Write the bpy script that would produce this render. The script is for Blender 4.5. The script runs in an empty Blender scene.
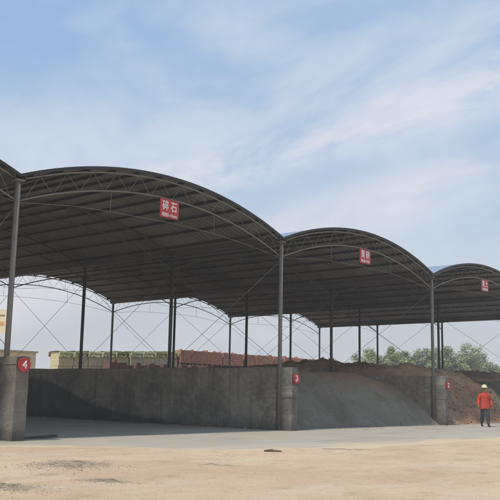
import bpy, bmesh, math, random
from mathutils import Vector, Matrix, noise as mnoise
R = math.radians
rnd = random.Random(7)
sc = bpy.context.scene
C = sc.collection

# ------------------------------------------------------------------ camera
YAW, PIT, ROL = 0.8582, 0.1682, 0.0187
CAM = Vector((-22.5, -18.0, 1.249))
fw = Vector((math.sin(YAW)*math.cos(PIT), math.cos(YAW)*math.cos(PIT), math.sin(PIT)))
rt = Vector((math.cos(YAW), -math.sin(YAW), 0)); up = rt.cross(fw)
r2 = rt*math.cos(ROL) + up*math.sin(ROL); u2 = -rt*math.sin(ROL) + up*math.cos(ROL)
cd = bpy.data.cameras.new('camera'); cam = bpy.data.objects.new('camera', cd); C.objects.link(cam)
M = Matrix((r2, u2, -fw)).transposed().to_4x4(); M.translation = CAM
cam.matrix_world = M
cd.sensor_width = 36; cd.lens = 836.585/500*36; cd.clip_start = .1; cd.clip_end = 3000
sc.camera = cam

# ------------------------------------------------------------------ sky, sun, exposure
SUN_EL, SUN_AZ = R(61), math.atan2(-.97, .02)      # azimuth measured from +Y towards +X
sd = Vector((math.sin(SUN_AZ)*math.cos(SUN_EL), math.cos(SUN_AZ)*math.cos(SUN_EL), math.sin(SUN_EL)))
sl = bpy.data.lights.new('sun', 'SUN'); sl.energy = 3.15; sl.angle = R(3); sl.color = (1, .93, .82)
so = bpy.data.objects.new('sun', sl); C.objects.link(so)
so.rotation_euler = (-sd).to_track_quat('-Z', 'Y').to_euler(); so.location = (0, 0, 60)
w = bpy.data.worlds.new('World'); sc.world = w; w.use_nodes = True
nt = w.node_tree; N = nt.nodes; L = nt.links
bg = N['Background']
def wn(t, **k):
    n = N.new(t)
    for a, b in k.items(): setattr(n, a, b)
    return n
sky = wn('ShaderNodeTexSky', sky_type='NISHITA', sun_disc=False)
sky.sun_elevation = SUN_EL; sky.sun_rotation = SUN_AZ % (2*math.pi)
sky.air_density = 1.0; sky.dust_density = 1.6; sky.ozone_density = 1.5; sky.altitude = 50
SKYK = 0.11
scl = wn('ShaderNodeVectorMath', operation='SCALE'); scl.inputs['Scale'].default_value = SKYK
L.new(sky.outputs[0], scl.inputs[0])
tc = wn('ShaderNodeTexCoord')
nz0 = wn('ShaderNodeVectorMath', operation='NORMALIZE'); L.new(tc.outputs['Generated'], nz0.inputs[0])
ang = R(16)
e1 = rt*math.cos(ang) + Vector((0, 0, 1))*math.sin(ang); e3 = Vector((fw.x, fw.y, 0)).normalized()
e2 = e3.cross(e1)*-1
def dot(v, k):
    d = wn('ShaderNodeVectorMath', operation='DOT_PRODUCT'); L.new(nz0.outputs[0], d.inputs[0]); d.inputs[1].default_value = v
    m = wn('ShaderNodeMath', operation='MULTIPLY'); L.new(d.outputs['Value'], m.inputs[0]); m.inputs[1].default_value = k
    return m
def cloud(s1, s2, s3, off, scale, detail, rough, lo, hi, dist=.6):
    cmb = wn('ShaderNodeCombineXYZ')
    for i, (e, s) in enumerate(((e1, s1), (e2, s2), (e3, s3))): L.new(dot(e, s).outputs[0], cmb.inputs[i])
    ad = wn('ShaderNodeVectorMath', operation='ADD'); L.new(cmb.outputs[0], ad.inputs[0]); ad.inputs[1].default_value = off
    nz = wn('ShaderNodeTexNoise'); nz.inputs['Scale'].default_value = scale; nz.inputs['Detail'].default_value = detail
    nz.inputs['Roughness'].default_value = rough; nz.inputs['Distortion'].default_value = dist
    L.new(ad.outputs[0], nz.inputs['Vector'])
    mr = wn('ShaderNodeMapRange', interpolation_type='SMOOTHSTEP'); L.new(nz.outputs[0], mr.inputs[0])
    mr.inputs[1].default_value = lo; mr.inputs[2].default_value = hi
    return mr
def pray(x, y): return (fw + r2*((x-250)/836.585) - u2*((y-250)/836.585)).normalized()
def band(px, py, half):
    """a long bank of cloud lying along e1: 1 on its axis, 0 past its half width"""
    d = dot(e2, 1.0)
    a = wn('ShaderNodeMath', operation='SUBTRACT'); L.new(d.outputs[0], a.inputs[0]); a.inputs[1].default_value = pray(px, py).dot(e2)
    b = wn('ShaderNodeMath', operation='ABSOLUTE'); L.new(a.outputs[0], b.inputs[0])
    m = wn('ShaderNodeMapRange', interpolation_type='SMOOTHSTEP'); L.new(b.outputs[0], m.inputs[0])
    m.inputs[1].default_value = 0; m.inputs[2].default_value = half; m.inputs[3].default_value = 1; m.inputs[4].default_value = 0
    return m
def mm(a, b):
    m = wn('ShaderNodeMath', operation='MULTIPLY', use_clamp=True); L.new(a.outputs[0], m.inputs[0]); L.new(b.outputs[0], m.inputs[1]); return m
ca = mm(cloud(3.0, 7.5, 3.0, (3.1, 7.7, .4), 2.2, 7, .58, .34, .62), band(360, 128, .055))
cc = mm(cloud(2.2, 6.0, 2.2, (6.4, 2.2, 1.4), 2.0, 7, .55, .36, .66), band(400, 195, .06))
cd_ = mm(cloud(1.7, 5.0, 1.7, (2.6, 5.1, 9.4), 2.0, 7, .56, .38, .66), band(70, 150, .13))
cb = cloud(1.9, 3.9, 1.9, (8.3, 1.9, 5.2), 1.8, 6, .55, .42, .74, .4)
sp = wn('ShaderNodeSeparateXYZ'); L.new(nz0.outputs[0], sp.inputs[0])
hz = wn('ShaderNodeMapRange', interpolation_type='SMOOTHERSTEP'); L.new(sp.outputs['Z'], hz.inputs[0])
hz.inputs[1].default_value = .08; hz.inputs[2].default_value = .46; hz.inputs[3].default_value = 1; hz.inputs[4].default_value = 0
def mixc(fac, a, b):
    m = wn('ShaderNodeMix', data_type='RGBA')
    if hasattr(fac, 'outputs'): L.new(fac.outputs[0], m.inputs[0])
    else: m.inputs[0].default_value = fac
    for v, i in ((a, 6), (b, 7)):
        if isinstance(v, tuple): m.inputs[i].default_value = (*v, 1)
        else: L.new(v, m.inputs[i])
    return m.outputs[2]
def mul(a, k):
    m = wn('ShaderNodeMath', operation='MULTIPLY'); L.new(a.outputs[0], m.inputs[0]); m.inputs[1].default_value = k; return m
c0 = mixc(.75, scl.outputs[0], mixc(hz, (.37, .56, .84), (.62, .705, .815)))
lowhz = wn('ShaderNodeMapRange', interpolation_type='SMOOTHSTEP'); L.new(sp.outputs['Z'], lowhz.inputs[0])
lowhz.inputs[1].default_value = .02; lowhz.inputs[2].default_value = .22; lowhz.inputs[3].default_value = .95; lowhz.inputs[4].default_value = 0
c0 = mixc(lowhz, c0, (.56, .59, .64))
c1 = mixc(mul(cb, .55), c0, (.72, .77, .84))
c1 = mixc(mul(cd_, .55), c1, (.78, .80, .84))
c2 = mixc(mul(cc, .62), c1, (.82, .80, .83))
c2 = mixc(mul(ca, .60), c2, (.86, .84, .86))
L.new(c2, bg.inputs[0]); bg.inputs[1].default_value = 1.0
# the colours above are already scaled: nishita x 0.11
sc.view_settings.view_transform = 'Standard'; sc.view_settings.look = 'None'
sc.view_settings.exposure = 0.0; sc.view_settings.gamma = 1; sc.view_settings.use_curve_mapping = False
sc.cycles.max_bounces = 8; sc.cycles.volume_bounces = 1; sc.cycles.use_denoising = True
sc.cycles.caustics_reflective = False; sc.cycles.caustics_refractive = False

# ------------------------------------------------------------------ helpers
def link(o, parent=None):
    C.objects.link(o)
    if parent: o.parent = parent
    return o
def tag(o, label=None, cat=None, group=None, kind=None):
    for k, v in (('label', label), ('category', cat), ('group', group), ('kind', kind)):
        if v: o[k] = v
    return o
def empty(name, loc, label, cat, group=None, rz=0):
    o = bpy.data.objects.new(name, None); o.location = loc; o.rotation_euler = (0, 0, rz); o.empty_display_size = .2
    link(o); return tag(o, label, cat, group)
def mesh_of(bm, name, mats, smooth=False):
    bmesh.ops.recalc_face_normals(bm, faces=bm.faces)
    me = bpy.data.meshes.new(name); bm.to_mesh(me); bm.free()
    for m in (mats if isinstance(mats, (list, tuple)) else [mats]): me.materials.append(m)
    if smooth: me.polygons.foreach_set('use_smooth', [True]*len(me.polygons))
    return me
def obj(name, me, parent=None, loc=None, rot=None):
    o = bpy.data.objects.new(name, me)
    if loc is not None: o.location = loc
    if rot is not None: o.rotation_euler = rot
    return link(o, parent)
def pyd(name, vs, fs, mats, smooth=False):
    me = bpy.data.meshes.new(name); me.from_pydata(vs, [], fs); me.validate()
    for m in (mats if isinstance(mats, (list, tuple)) else [mats]): me.materials.append(m)
    if smooth: me.polygons.foreach_set('use_smooth', [True]*len(me.polygons))
    return me
def tube(bm, pts, r, n=8, cap=True, mat=0):
    pts = [Vector(p) for p in pts]; rings = []
    for i, p in enumerate(pts):
        t = (pts[min(i+1, len(pts)-1)] - pts[max(i-1, 0)]).normalized()
        a = t.cross(Vector((0, 0, 1))) if abs(t.z) < .95 else t.cross(Vector((0, 1, 0)))
        a.normalize(); b = t.cross(a)
        rr = r[i] if isinstance(r, (list, tuple)) else r
        rings.append([bm.verts.new(p + (a*math.cos(2*math.pi*k/n) + b*math.sin(2*math.pi*k/n))*rr) for k in range(n)])
    for A, B in zip(rings, rings[1:]):
        for k in range(n):
            f = bm.faces.new((A[k], A[(k+1) % n], B[(k+1) % n], B[k])); f.material_index = mat
    if cap: bm.faces.new(rings[0][::-1]); bm.faces.new(rings[-1])
    return rings
def box(bm, lo, hi, bev=0, mat=0):
    r = bmesh.ops.create_cube(bm, size=1)
    for v in r['verts']:
        v.co = Vector([lo[i] + (v.co[i]+.5)*(hi[i]-lo[i]) for i in range(3)])
    es = list({e for v in r['verts'] for e in v.link_edges})
    for f in {f for v in r['verts'] for f in v.link_faces}: f.material_index = mat
    if bev: bmesh.ops.bevel(bm, geom=es, offset=bev, segments=2, affect='EDGES', profile=.5)
def rough_box(lo, hi, step, amp, top=0, rag=.012):
    """a cast block: gridded faces, slightly wavy surfaces, worn upper edges"""
    bm = bmesh.new()
    n = [max(1, round((hi[i]-lo[i])/step)) for i in range(3)]
    def P(i, j, k): return [lo[a] + (hi[a]-lo[a])*q/n[a] for a, q in enumerate((i, j, k))]
    for ax in range(3):
        b, c = [(1, 2), (2, 0), (0, 1)][ax]
        for side in (0, n[ax]):
            vv = {}
            for i in range(n[b]+1):
                for j in range(n[c]+1):
                    q = [0, 0, 0]; q[ax] = side; q[b] = i; q[c] = j
                    vv[i, j] = bm.verts.new(P(*q))
            for i in range(n[b]):
                for j in range(n[c]):
                    bm.faces.new((vv[i, j], vv[i+1, j], vv[i+1, j+1], vv[i, j+1]))
    bmesh.ops.remove_doubles(bm, verts=bm.verts, dist=1e-4)
    for v in bm.verts:
        p = v.co.copy(); d = mnoise.noise_vector(p*1.3)*amp + mnoise.noise_vector(p*5)*amp*.4
        ztop = (p.z - lo[2])/(hi[2]-lo[2])
        v.co += d
        if ztop > .99:
            v.co.z += top*mnoise.noise(Vector((p.x*.4, p.y*.45, 3.3))) - rag*abs(mnoise.noise(p*4))
    return bm

# ------------------------------------------------------------------ materials
def mat(name, rough=.8, metal=0.0):
    m = bpy.data.materials.new(name); m.use_nodes = True
    b = m.node_tree.nodes['Principled BSDF']; b.inputs['Roughness'].default_value = rough; b.inputs['Metallic'].default_value = metal
    return m, m.node_tree, b
class G:
    """small node-graph writer"""
    def __init__(s, m): s.t = m.node_tree; s.b = s.t.nodes['Principled BSDF']; s.tc = None
    def n(s, ty, **k):
        x = s.t.nodes.new(ty)
        for a, b in k.items(): setattr(x, a, b)
        return x
    def l(s, a, b): s.t.links.new(a, b)
    def pos(s):
        return s.n('ShaderNodeNewGeometry').outputs['Position']
    def obj(s):
        return s.n('ShaderNodeTexCoord').outputs['Object']
    def mapping(s, v, sc_, loc=(0, 0, 0)):
        x = s.n('ShaderNodeMapping'); s.l(v, x.inputs[0]); x.inputs['Scale'].default_value = sc_; x.inputs['Location'].default_value = loc
        return x.outputs[0]
    def noise(s, v, scale, detail=5, rough=.55, dist=0):
        x = s.n('ShaderNodeTexNoise'); s.l(v, x.inputs['Vector'])
        x.inputs['Scale'].default_value = scale; x.inputs['Detail'].default_value = detail; x.inputs['Roughness'].default_value = rough; x.inputs['Distortion'].default_value = dist
        return x.outputs[0]
    def ramp(s, f, lo, hi, a=0., b=1.):
        x = s.n('ShaderNodeMapRange', interpolation_type='SMOOTHSTEP'); s.l(f, x.inputs[0])
        for i, v in enumerate((lo, hi, a, b)): x.inputs[i+1].default_value = v
        return x.outputs[0]
    def math(s, op, a, b=None):
        x = s.n('ShaderNodeMath', operation=op)
        for i, v in enumerate((a, b)):
            if v is None: continue
            if isinstance(v, (int, float)): x.inputs[i].default_value = v
            else: s.l(v, x.inputs[i])
        return x.outputs[0]
    def mix(s, f, a, b, blend='MIX'):
        x = s.n('ShaderNodeMix', data_type='RGBA', blend_type=blend)
        if isinstance(f, (int, float)): x.inputs[0].default_value = f
        else: s.l(f, x.inputs[0])
        for v, i in ((a, 6), (b, 7)):
            if isinstance(v, tuple): x.inputs[i].default_value = (*v, 1)
            else: s.l(v, x.inputs[i])
        return x.outputs[2]
    def col(s, c): s.l(c, s.b.inputs['Base Color'])
    def bump(s, h, strength=.4, dist=.02):
        x = s.n('ShaderNodeBump'); s.l(h, x.inputs['Height']); x.inputs['Strength'].default_value = strength; x.inputs['Distance'].default_value = dist
        s.l(x.outputs[0], s.b.inputs['Normal'])
    def sep(s, v):
        x = s.n('ShaderNodeSeparateXYZ'); s.l(v, x.inputs[0]); return x.outputs
    def rand(s): return s.n('ShaderNodeObjectInfo').outputs['Random']

def concrete(name, base, dark, stain=None, warm=None):
    m, _, _ = mat(name, .9); g = G(m); P = g.pos()
    a = g.noise(P, .9, 6, .6); b = g.noise(P, 7, 6, .65); c = g.noise(g.mapping(P, (3.5, 3.5, .25)), 1.6, 5, .6)
    col = g.mix(g.ramp(a, .33, .68), dark, base)
    col = g.mix(g.math('MULTIPLY', g.ramp(b, .42, .75), .55), col, tuple(x*1.35 for x in base))
    col = g.mix(g.math('MULTIPLY', g.ramp(c, .50, .72), .6), col, tuple(x*.5 for x in dark))
    if warm: col = g.mix(g.math('MULTIPLY', g.ramp(g.noise(P, .5, 4), .4, .65), .6), col, warm)
    z = g.sep(P)[2]
    # pour lines of the shuttering and a dusty foot
    sc2 = g.noise(g.mapping(P, (.5, .5, 2.6), (4, 1, 2)), 1.7, 6, .7, .8)
    col = g.mix(g.math('MULTIPLY', g.ramp(sc2, .56, .66), .5), col, tuple(x*1.5 for x in base))
    sc3 = g.noise(g.mapping(P, (1, 1, .8), (9, 3, 2)), .7, 6, .7)
    col = g.mix(g.math('MULTIPLY', g.ramp(sc3, .52, .62), .5), col, tuple(x*.55 for x in dark))
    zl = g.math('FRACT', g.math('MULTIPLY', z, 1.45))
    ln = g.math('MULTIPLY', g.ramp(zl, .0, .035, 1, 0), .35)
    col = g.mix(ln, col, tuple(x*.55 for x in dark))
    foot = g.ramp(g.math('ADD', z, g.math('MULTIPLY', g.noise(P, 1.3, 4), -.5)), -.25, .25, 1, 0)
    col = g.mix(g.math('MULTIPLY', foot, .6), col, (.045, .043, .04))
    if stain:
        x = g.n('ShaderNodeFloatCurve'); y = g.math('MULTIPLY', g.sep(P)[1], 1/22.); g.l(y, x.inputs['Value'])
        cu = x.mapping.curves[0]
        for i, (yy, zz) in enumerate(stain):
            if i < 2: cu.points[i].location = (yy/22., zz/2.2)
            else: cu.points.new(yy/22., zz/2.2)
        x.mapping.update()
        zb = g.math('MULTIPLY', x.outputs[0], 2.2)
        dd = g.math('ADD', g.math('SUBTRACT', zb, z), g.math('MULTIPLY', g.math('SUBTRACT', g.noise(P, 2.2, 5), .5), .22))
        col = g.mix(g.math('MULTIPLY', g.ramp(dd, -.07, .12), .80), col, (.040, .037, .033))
    g.col(col); g.bump(g.math('ADD', g.noise(P, 30, 5, .7), g.math('MULTIPLY', g.noise(P, 6, 6, .7), 1.5)), .6, .02)
    return m
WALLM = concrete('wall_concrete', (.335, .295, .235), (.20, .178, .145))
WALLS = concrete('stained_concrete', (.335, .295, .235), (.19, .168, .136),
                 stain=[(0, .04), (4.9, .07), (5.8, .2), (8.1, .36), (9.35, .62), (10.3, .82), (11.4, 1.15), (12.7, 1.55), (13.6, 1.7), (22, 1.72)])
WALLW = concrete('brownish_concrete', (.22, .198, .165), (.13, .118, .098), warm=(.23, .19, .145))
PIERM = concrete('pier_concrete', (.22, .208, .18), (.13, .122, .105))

def steel(name, c, dirt=.5, rough=.55):
    m, _, _ = mat(name, rough, 0); g = G(m); P = g.pos()
    a = g.noise(P, 3, 5, .65)
    g.col(g.mix(g.math('MULTIPLY', g.ramp(a, .45, .75), dirt), c, tuple(x*.55 for x in (c[0]*1.15, c[1]*.95, c[2]*.8))))
    return m
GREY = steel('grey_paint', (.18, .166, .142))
GREYD = steel('shaded_and_dark_steel', (.06, .053, .045))  # grey paint with the roof's shade put into its colour; also the gutter
PURL = steel('purlin_steel', (.026, .022, .018), .6)
WIRE = steel('cable_steel', (.2, .2, .2))
def sheet_under():
    m, _, _ = mat('sheet_underside', .6); g = G(m); P = g.pos()
    a = g.noise(g.mapping(P, (.6, .25, .6)), 1.2, 5, .6)
    c = g.mix(g.rand(), (.112, .107, .097), (.172, .164, .148))
    c = g.mix(g.math('MULTIPLY', g.ramp(a, .45, .7), .5), c, (.13, .105, .08))
    g.col(c); return m
UNDER = sheet_under()
BLUE = steel('blue_sheet', (.25, .34, .45), .25, .6)

def ground_mat():
    m, _, _ = mat('sand', .95); g = G(m); P = g.pos()
    a = g.noise(g.mapping(P, (.30, .45, 1)), .9, 7, .62); b = g.noise(P, 1.7, 7, .66); c = g.noise(P, 14, 5, .75); f = g.noise(P, 60, 3, .7)
    d = g.noise(g.mapping(P, (.28, .95, 1), (2, 5, 0)), 1.1, 6, .62, .6)
    col = g.mix(g.ramp(a, .34, .66), (.575, .415, .265), (.685, .52, .35))
    col = g.mix(g.math('MULTIPLY', g.ramp(d, .50, .66), .65), col, (.67, .555, .40))
    col = g.mix(g.math('MULTIPLY', g.ramp(b, .52, .70), .55), col, (.40, .29, .18))
    col = g.mix(g.math('MULTIPLY', g.ramp(c, .53, .72), .45), col, (.40, .31, .21))
    col = g.mix(g.math('MULTIPLY', g.ramp(f, .58, .75), .35), col, (.72, .62, .48))
    pa = g.n('ShaderNodeAttribute', attribute_name='spill').outputs['Fac']
    pm = g.math('ADD', pa, g.math('MULTIPLY', g.math('SUBTRACT', g.noise(P, 5, 6, .7), .5), 1.3))
    col = g.mix(g.math('MULTIPLY', g.ramp(pm, .35, .8), .85), col, (.30, .25, .175))
    g.col(col); g.bump(g.math('ADD', c, g.math('ADD', g.math('MULTIPLY', b, 2), g.math('MULTIPLY', f, .5))), 1.0, .03)
    return m
SAND = ground_mat()
def apron_mat():
    m, _, _ = mat('apron_concrete', .9); g = G(m); P = g.pos()
    a = g.noise(P, .5, 6, .6); b = g.noise(P, 5, 6, .65); s = g.noise(g.mapping(P, (.2, 1.4, 1)), .9, 5, .6)
    col = g.mix(g.ramp(a, .3, .7), (.36, .325, .265), (.435, .39, .32))
    col = g.mix(g.math('MULTIPLY', g.ramp(b, .5, .8), .3), col, (.25, .245, .23))
    col = g.mix(g.math('MULTIPLY', g.ramp(s, .50, .68), .5), col, (.28, .255, .21))
    du = g.n('ShaderNodeAttribute', attribute_name='dust').outputs['Fac']
    dn = g.math('ADD', du, g.math('MULTIPLY', g.math('SUBTRACT', g.noise(g.mapping(P, (.35, 1.6, 1)), 1.6, 6, .65), .5), 1.5))
    col = g.mix(g.math('MULTIPLY', g.ramp(dn, .35, .95), .85), col, (.60, .465, .305))
    gr = g.n('ShaderNodeAttribute', attribute_name='darken').outputs['Fac']
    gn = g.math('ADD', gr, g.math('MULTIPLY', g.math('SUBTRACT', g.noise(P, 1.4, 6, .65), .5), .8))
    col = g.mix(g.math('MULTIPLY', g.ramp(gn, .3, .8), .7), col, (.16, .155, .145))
    g.col(col); g.bump(b, .2, .01)
    return m
APRON = apron_mat()
def heap_mat(name, c1, c2, c3, s=1.0, patch=None, spill=None):
    m, _, _ = mat(name, .95); g = G(m); P = g.pos()
    a = g.noise(P, .8*s, 6, .65); b = g.noise(P, 9, 5, .7); c = g.noise(P, 40, 3, .7)
    col = g.mix(g.ramp(a, .35, .68), c1, c2)
    col = g.mix(g.math('MULTIPLY', g.ramp(b, .5, .75), .5), col, c3)
    col = g.mix(g.math('MULTIPLY', g.ramp(c, .5, .7), .4), col, tuple(x*.45 for x in c1))
    if patch: col = g.mix(g.math('MULTIPLY', g.ramp(g.noise(P, .45, 4), .5, .62), .7), col, patch)
    st = g.noise(g.mapping(P, (1.6, .35, .5)), 1.5, 5, .6, .5)          # slump bands
    col = g.mix(g.math('MULTIPLY', g.ramp(st, .5, .7), .45), col, tuple(x*.62 for x in c1))
    h2 = g.noise(P, 75, 2, .8)
    col = g.mix(g.math('MULTIPLY', g.ramp(h2, .52, .68), .45), col, tuple(min(.6, x*1.5) for x in c3))
    if spill:
        X, Y_, Z = g.sep(P)
        sm = g.math('ADD', g.math('ADD', g.math('MULTIPLY', X, .085), g.math('MULTIPLY', Z, .55)), g.math('MULTIPLY', g.math('SUBTRACT', g.noise(P, .9, 6, .65), .5), 1.5))
        col = g.mix(g.math('MULTIPLY', g.ramp(sm, 1.38, 1.8), .8), col, spill)
    g.col(col); g.bump(g.math('ADD', b, g.math('MULTIPLY', c, .6)), .9, .06)
    return m
GRAV = heap_mat('grey_gravel', (.30, .256, .192), (.38, .33, .255), (.47, .415, .325), spill=(.42, .24, .14))
SOIL = heap_mat('brown_soil', (.36, .195, .105), (.50, .29, .165), (.58, .39, .25), 1, (.60, .44, .28))
SOILD = heap_mat('dark_soil', (.30, .175, .115), (.39, .24, .16), (.43, .29, .20))
def plain(name, c, rough=.6, var=.25, scale=6):
    m, _, _ = mat(name, rough); g = G(m); P = g.obj()
    a = g.noise(P, scale, 5, .6)
    g.col(g.mix(g.ramp(a, .3, .75), tuple(x*(1-var) for x in c), c)); return m
STONE = plain('loose_stone', (.50, .42, .315), .95, .42, 3)
RED = plain('red_sign', (.64, .045, .05), .6, .38, 4)
WHITE = plain('white_lettering', (.82, .80, .78), .6, .08)
def brick_mat(name, c1, c2, c3):
    m, _, _ = mat(name, .9); g = G(m); P = g.obj()
    x = g.n('ShaderNodeTexBrick'); g.l(g.mapping(P, (1, 1, 1)), x.inputs['Vector'])
    r = g.rand()
    a = g.noise(P, 9, 4, .6)
    col = g.mix(r, c1, c2); col = g.mix(g.ramp(a, .4, .7), col, c3)
    z = g.math('FRACT', g.math('MULTIPLY', g.sep(P)[2], 1/.12))
    col = g.mix(g.math('MULTIPLY', g.ramp(z, .0, .18, 1, 0), .6), col, tuple(q*.4 for q in c1))
    g.col(col); return m
BRICK = brick_mat('red_brick', (.38, .155, .098), (.48, .215, .14), (.52, .32, .22))
BRICKD = brick_mat('dark_brick', (.13, .065, .05), (.20, .095, .072), (.25, .14, .11))
BLOCK = brick_mat('yellow_block', (.60, .52, .31), (.66, .57, .36), (.70, .62, .42))
NET = plain('green_cover', (.54, .56, .31), .85, .3, 4)
CREAM = plain('cream_render', (.56, .48, .31), .85, .12, .8)
PALE = plain('pale_render', (.52, .52, .50), .85, .12, .5)
ORANGE = plain('orange_print', (.80, .42, .12), .6, .2, 1)
CREAML = plain('cream_board', (.85, .74, .50), .6, .1, 1)
GLASS = plain('dark_glass', (.05, .06, .07), .2, .2)

# ------------------------------------------------------------------ the grid of the shed
W, BL, H, HC, SAG = 10.72, 5.4217, 6.4686, .5659, 1.03
Y1 = 4*BL
def arc(t, h=H, s=SAG):
    """t 0..1 across one bay"""
    x = (t-.5)*W; r = ((W/2)**2 + s*s)/(2*s)
    return Vector((t*W, 0, h + math.sqrt(r*r - x*x) - (r - s)))

# ------------------------------------------------------------------ ground
def lerp_tab(tab, x):
    if x <= tab[0][0]: return tab[0][1]
    for (a, b), (c, d) in zip(tab, tab[1:]):
        if x <= c: return b + (d-b)*(x-a)/(c-a)
    return tab[-1][1]
EDGE = [(-40, -1.0), (-14, -1.1), (-12.2, -1.9), (-10.4, -4.0), (-8.7, -6.0), (-4.8, -6.8), (1.4, -7.2), (12, -7.6), (30, -8.2), (60, -9)]
def edge_y(x):
    return lerp_tab(EDGE, x) + .55*mnoise.noise(Vector((x*.45, 1.7, 0))) + .30*mnoise.noise(Vector((x*1.6, 4.2, 0))) + .12*mnoise.noise(Vector((x*4.5, 2.2, 0)))
def sand_z(x, y):
    e = edge_y(x)
    d = e - y                                   # >0 on the sand side
    t = max(0, min(1, (d + .5)/1.3)); t = t*t*(3-2*t)
    z = -.035 + .075*t
    z += .05*spill(x, y)*(1 if abs(x) < 40 and abs(y) < 40 else 0)*(1 + .5*mnoise.noise(Vector((x*7, y*7, 0))))
    near = 1 if (-34 < x < 34 and -30 < y < 0) else 0
    if near and d > -1:
        p = Vector((x, y, 0))
        z += t*(.030*mnoise.noise(p*.45) + .018*mnoise.noise(p*1.6) + .012*mnoise.noise(p*4.5) + .007*mnoise.noise(p*9))
        # wheel ruts running along the yard
        for off in (-9.3, -11.2, -13.6, -15.3):
            c = off + .25*x*.12 + .5*math.sin(x*.13 + off)
            q = abs(y - c)
            if q < .35: z -= t*.018*(1-(q/.35)**2)*(.6+.4*mnoise.noise(Vector((x*2.2, off, 0))))
    return z
RV = math.atan2(rt.y, rt.x)
PATCH = [(-14.0, -6.95, .62, .80), (-16.55, -9.0, .55, .40), (-15.0, -9.1, .42, .25), (-12.2, -8.4, .5, .2), (-7.3, -7.6, .9, .25)]
def spill(x, y):
    m_ = 0
    for cx, cy, ax, ay in PATCH:
        dx, dy = x-cx, y-cy; u = (dx*math.cos(RV)+dy*math.sin(RV))/ax; v = (-dx*math.sin(RV)+dy*math.cos(RV))/ay
        m_ = max(m_, math.exp(-(u*u+v*v)*1.4))
    return m_
def axis(dense_lo, dense_hi, step, far_lo, far_hi):
    a = []; v = dense_lo; s = step
    while v > far_lo: a.append(v); s *= 1.45; v -= s
    a.append(far_lo); a.reverse()
    v = dense_lo + step
    while v < dense_hi: a.append(v); v += step
    s = step; v = dense_hi
    while v < far_hi: a.append(v); s *= 1.45; v += s
    a.append(far_hi); return a
xs = axis(-24, 6, .11, -900, 900); ys = axis(-17.5, -1, .11, -900, 900)
vs = [(x, y, sand_z(x, y) if y < 0 else -.035) for y in ys for x in xs]
nx = len(xs)
fs = [(j*nx+i, j*nx+i+1, (j+1)*nx+i+1, (j+1)*nx+i) for j in range(len(ys)-1) for i in range(nx-1)]
me = pyd('ground', vs, fs, SAND, True)
at_ = me.attributes.new('spill', 'FLOAT', 'POINT'); at_.data.foreach_set('value', [spill(v[0], v[1]) for v in vs])
tag(obj('ground', me), kind='structure')
# concrete apron: a slab whose sandy edge is carried as a dust mask
axx = axis(-26, 34, .3, -60, 60); ayy = axis(-9.5, 3, .22, -10.5, 24)
vs = []; dust = []; darken = []
for y in ayy:
    for x in axx:
        vs.append((x, y, .006*mnoise.noise(Vector((x*.5, y*.5, 0)))))
        d = y - edge_y(x)
        dust.append(max(0, min(1, 1 - d/2.6)) if x > -40 else 1)
        # darker along the wall feet, the heap toes and across the bay floors
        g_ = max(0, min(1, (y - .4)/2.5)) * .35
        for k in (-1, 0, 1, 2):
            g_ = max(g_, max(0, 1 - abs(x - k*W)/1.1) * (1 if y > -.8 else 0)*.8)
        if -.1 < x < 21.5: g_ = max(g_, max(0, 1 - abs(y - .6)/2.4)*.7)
        darken.append(g_)
nx = len(axx)
fs = [(j*nx+i, j*nx+i+1, (j+1)*nx+i+1, (j+1)*nx+i) for j in range(len(ayy)-1) for i in range(nx-1)]
me = pyd('concrete_apron', vs, fs, APRON, True)
for nm, dat in (('dust', dust), ('darken', darken)):
    at = me.attributes.new(nm, 'FLOAT', 'POINT'); at.data.foreach_set('value', dat)
tag(obj('concrete_apron', me), kind='structure')

# ------------------------------------------------------------------ walls
def make_wall(k, x0, x1, y0, h, m, label, pil=(), pier=True):
    t = empty('concrete_wall', (k*W, y0, 0), label, 'wall', 'bay walls of the shed')
    def sh(bm):
        bmesh.ops.translate(bm, verts=bm.verts, vec=(-k*W, -y0, 0)); return bm
    yw = .12 if pier else y0
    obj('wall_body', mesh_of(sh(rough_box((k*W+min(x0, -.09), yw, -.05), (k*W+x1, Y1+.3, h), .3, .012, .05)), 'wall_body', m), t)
    if pier:
        zs = h*.52 if k > -1 else h*.9
        obj('end_pier', mesh_of(sh(rough_box((k*W+x0+.02, y0+.045, -.05), (k*W+x1+.012, yw+.01, zs), .08, .016, 0)), 'end_pier', PIERM if k > -1 else WALLW), t)
        obj('pier_cap', mesh_of(sh(rough_box((k*W+x0+.005, y0+.02, zs+.002), (k*W+x1+.022, yw+.012, h+.02), .07, .018, .03, .06)), 'pier_cap', PIERM if k > -1 else WALLW), t)
    for y in pil:
        obj('pilaster', mesh_of(sh(rough_box((k*W-.16, y-.42, -.05), (k*W-.05, y+.42, h-.015), .2, .012, .02)), 'pilaster', m), t)
    return t
make_wall(-2, 0, .4, -.5, 2.1, WALLM, 'concrete bay wall outside the left edge, left of the wall marked 4')
make_wall(-1, -.10, .27, -.60, 2.0, WALLW, 'brownish grey concrete wall at the left edge carrying the red number 4 disc')
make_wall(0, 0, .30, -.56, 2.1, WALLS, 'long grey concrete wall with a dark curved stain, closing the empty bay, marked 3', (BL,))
make_wall(1, 0, .26, -.60, 2.1, WALLM, 'concrete wall between grey gravel and brown soil, marked with the small disc 2')
make_wall(2, 0, .26, -.60, 2.1, WALLM, 'concrete wall in shade behind the brown soil, right of the person in red')
make_wall(3, 0, .26, -.60, 2.1, WALLM, 'outermost concrete wall at the far right end of the shed')

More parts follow.
